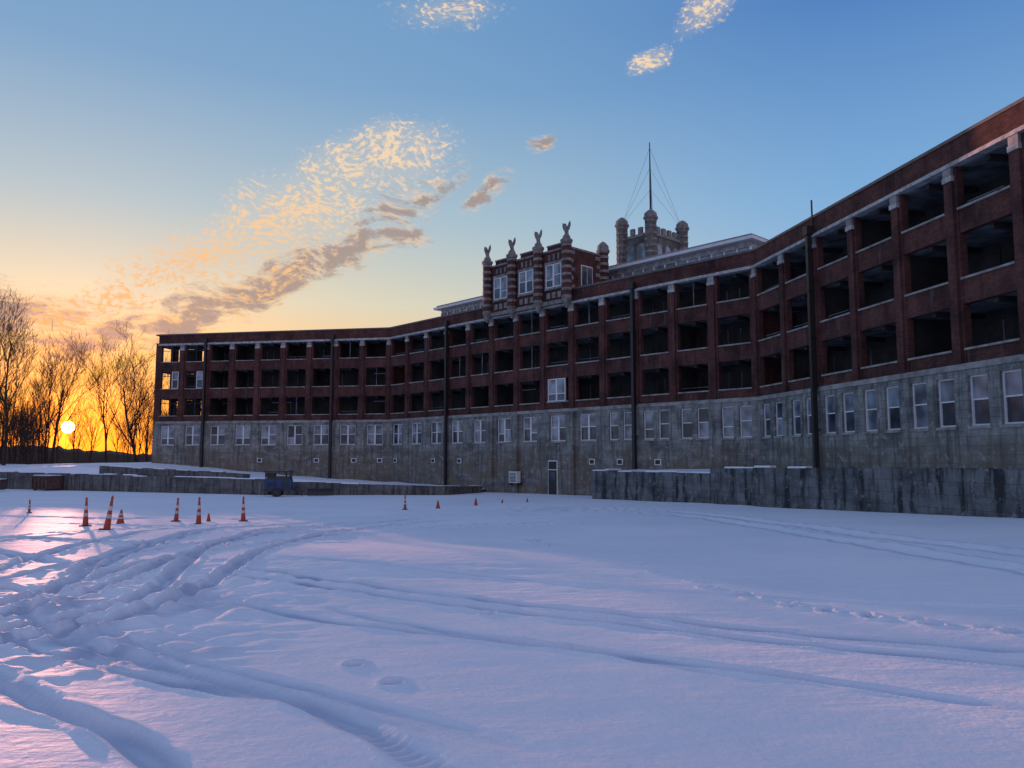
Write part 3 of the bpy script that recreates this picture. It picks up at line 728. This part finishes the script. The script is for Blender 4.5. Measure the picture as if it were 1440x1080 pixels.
sky = mixc(nt, smooth(M('MULTIPLY', ch, -1.0), -.1, .7), sky, Cc)
ns_ = N(nt, 'ShaderNodeTexSky', sky_type='NISHITA', sun_disc=False); ns_.sun_elevation = SUN_EL; ns_.sun_rotation = SUN_AZ
sky = mixc(nt, 1.0, sky, mixc(nt, 1.0, ns_.outputs[0], (.03, .03, .03), 'MULTIPLY'), 'ADD')
cv = N(nt, 'ShaderNodeCombineXYZ'); nt.links.new(az, cv.inputs[0]); nt.links.new(el, cv.inputs[1]); cv = cv.outputs[0]
nz = N(nt, 'ShaderNodeTexNoise', noise_dimensions='2D'); nz.inputs['Scale'].default_value = .22; nz.inputs['Detail'].default_value = 1; nt.links.new(cv, nz.inputs['Vector'])
off = N(nt, 'ShaderNodeVectorMath', operation='MULTIPLY_ADD'); nt.links.new(nz.outputs['Color'], off.inputs[0]); off.inputs[1].default_value = (2.6, 1.8, 0)
of2 = N(nt, 'ShaderNodeVectorMath', operation='SUBTRACT'); nt.links.new(cv, of2.inputs[0]); of2.inputs[1].default_value = (1.3, .9, 0); nt.links.new(of2.outputs[0], off.inputs[2])
wv = off.outputs[0]
def blobs(lst):
    out = None
    for (a, e_, L, W_, th, g_) in lst:
        mp = mapping(nt, wv, (L, W_, 1), (a, e_, 0), (0, 0, math.radians(th)), 'TEXTURE')
        gr = N(nt, 'ShaderNodeTexGradient', gradient_type='SPHERICAL'); nt.links.new(mp, gr.inputs[0])
        v = M('MULTIPLY', gr.outputs['Fac'], g_); out = v if out is None else M('MAXIMUM', out, v)
    return out
mack = blobs([(-28.5, 10.2, 9, 1.8, 25, 1.3), (-22.5, 13.8, 9, 3.0, 30, 1.5), (-16, 17.2, 9, 3.8, 28, 1.5), (-10.5, 21.2, 8, 2.8, 15, 1.5), (-17, 12.8, 6, 2.0, 30, 1.0), (10.4, 27.7, 2.2, 1.1, 25, 1.5), (15.2, 30.8, 4.0, 1.7, 30, 1.35), (-5, 31, 6, 1.6, 5, .75)])
body = blobs([(-34.5, 8.7, 8, 3.2, 5, 1.3), (-28.5, 7.9, 8, 2.2, 20, 1.2), (-22.5, 9.8, 8, 2.0, 28, 1.3), (-17.5, 12.2, 9, 2.4, 30, 1.45), (-12.5, 14.6, 7, 2.2, 25, 1.4), (-8.5, 15.9, 4.5, 1.3, 6, 1.4), (-8.5, 18.2, 9, 2.4, 32, .95), (-2.0, 19.4, 3.4, 1.3, 32, 1.4), (2.1, 22.7, 1.9, .9, 15, 1.4)])
vn = mapping(nt, wv, (.85, 1.5, 1), rot=(0, 0, -.42))
fine = noise(nt, vn, 2.3, 5, .62, '2D')
clump = noise(nt, mapping(nt, vn, loc=(13, 5, 0)), .6, 3, .5, '2D')
mf = M('ADD', M('MULTIPLY', mack, .30), M('ADD', M('MULTIPLY', fine, 2.1), M('MULTIPLY', clump, .7)))
md = M('MULTIPLY', smooth(mf, 1.52, 2.02), smooth(mack, .02, .5))
vm = mapping(nt, wv, (.65, 1.7, 1), rot=(0, 0, -.45))
med = noise(nt, vm, .85, 8, .7, '2D')
bf = M('ADD', M('MULTIPLY', body, .7), M('MULTIPLY', med, 1.5))
bd = M('MULTIPLY', smooth(bf, .92, 1.55), smooth(body, .02, .4))
warm = smooth(elf, 0.07, .26)
lit = mixc(nt, warm, (.93, .48, .16), (.94, .70, .46))
med2 = noise(nt, mapping(nt, vm, loc=(.2, -.75, 0)), .85, 6, .7, '2D')
edge = smooth(M('ADD', M('SUBTRACT', med2, med), M('MULTIPLY', M('SUBTRACT', .70, body), .34)), -.14, .18)
bcol = mixc(nt, edge, (.38, .29, .26), lit)
veil = mixc(nt, M('MULTIPLY', smooth(mack, .1, .9), .30), sky, (.72, .62, .50))
sky = mixc(nt, M('MULTIPLY', bd, .88), veil, bcol)
sky = mixc(nt, M('MULTIPLY', md, .92), sky, lit)
stre = blobs([(-28.8, 5.2, 5.2, .7, 23, 1), (-33, 4.0, 4, .5, 12, .8)])
sky = mixc(nt, smooth(stre, .0, .7), sky, (1.0, .58, .13))
sv = (math.sin(SUN_AZ)*math.cos(SUN_EL), math.cos(SUN_AZ)*math.cos(SUN_EL), math.sin(SUN_EL))
dt = N(nt, 'ShaderNodeVectorMath', operation='DOT_PRODUCT'); nt.links.new(tc, dt.inputs[0]); dt.inputs[1].default_value = sv
ang = M('MULTIPLY', M('ARCCOSINE', M('MINIMUM', dt.outputs['Value'], .9999999)), 57.2958)
g1 = M('EXPONENT', M('MULTIPLY', ang, -.55)); g2 = M('EXPONENT', M('MULTIPLY', ang, -.16))
sky = mixc(nt, 1.0, sky, mixc(nt, g1, (0, 0, 0), (3.0, .66, .05)), 'ADD')
sky = mixc(nt, 1.0, sky, mixc(nt, g2, (0, 0, 0), (.40, .045, 0)), 'ADD')
sky = mixc(nt, M('LESS_THAN', ang, .38), sky, (40, 20, 5.0))
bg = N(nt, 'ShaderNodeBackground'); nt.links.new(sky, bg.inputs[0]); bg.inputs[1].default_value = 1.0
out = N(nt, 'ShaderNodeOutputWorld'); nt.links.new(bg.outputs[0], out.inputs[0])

sl = bpy.data.lights.new('sun', 'SUN'); sl.energy = 5; sl.angle = math.radians(.5); sl.color = (1, .42, .30)
so = bpy.data.objects.new('sun', sl); so.rotation_euler = Vector(sv).to_track_quat('Z', 'Y').to_euler(); so.location = (-60, 100, 30); COL.objects.link(so)

# ------------------------------------------------------------------ camera
cd = bpy.data.cameras.new('camera'); cd.sensor_width = 36; cd.lens = 36*1085/1440; cd.clip_end = 4000; cd.clip_start = .1
co = bpy.data.objects.new('camera', cd); co.location = (0, 0, 1.6); co.rotation_euler = (math.radians(90+5.37), 0, 0); COL.objects.link(co)
scene.camera = co
scene.view_settings.view_transform = 'Standard'; scene.view_settings.look = 'None'; scene.view_settings.exposure = 0; scene.view_settings.gamma = 1
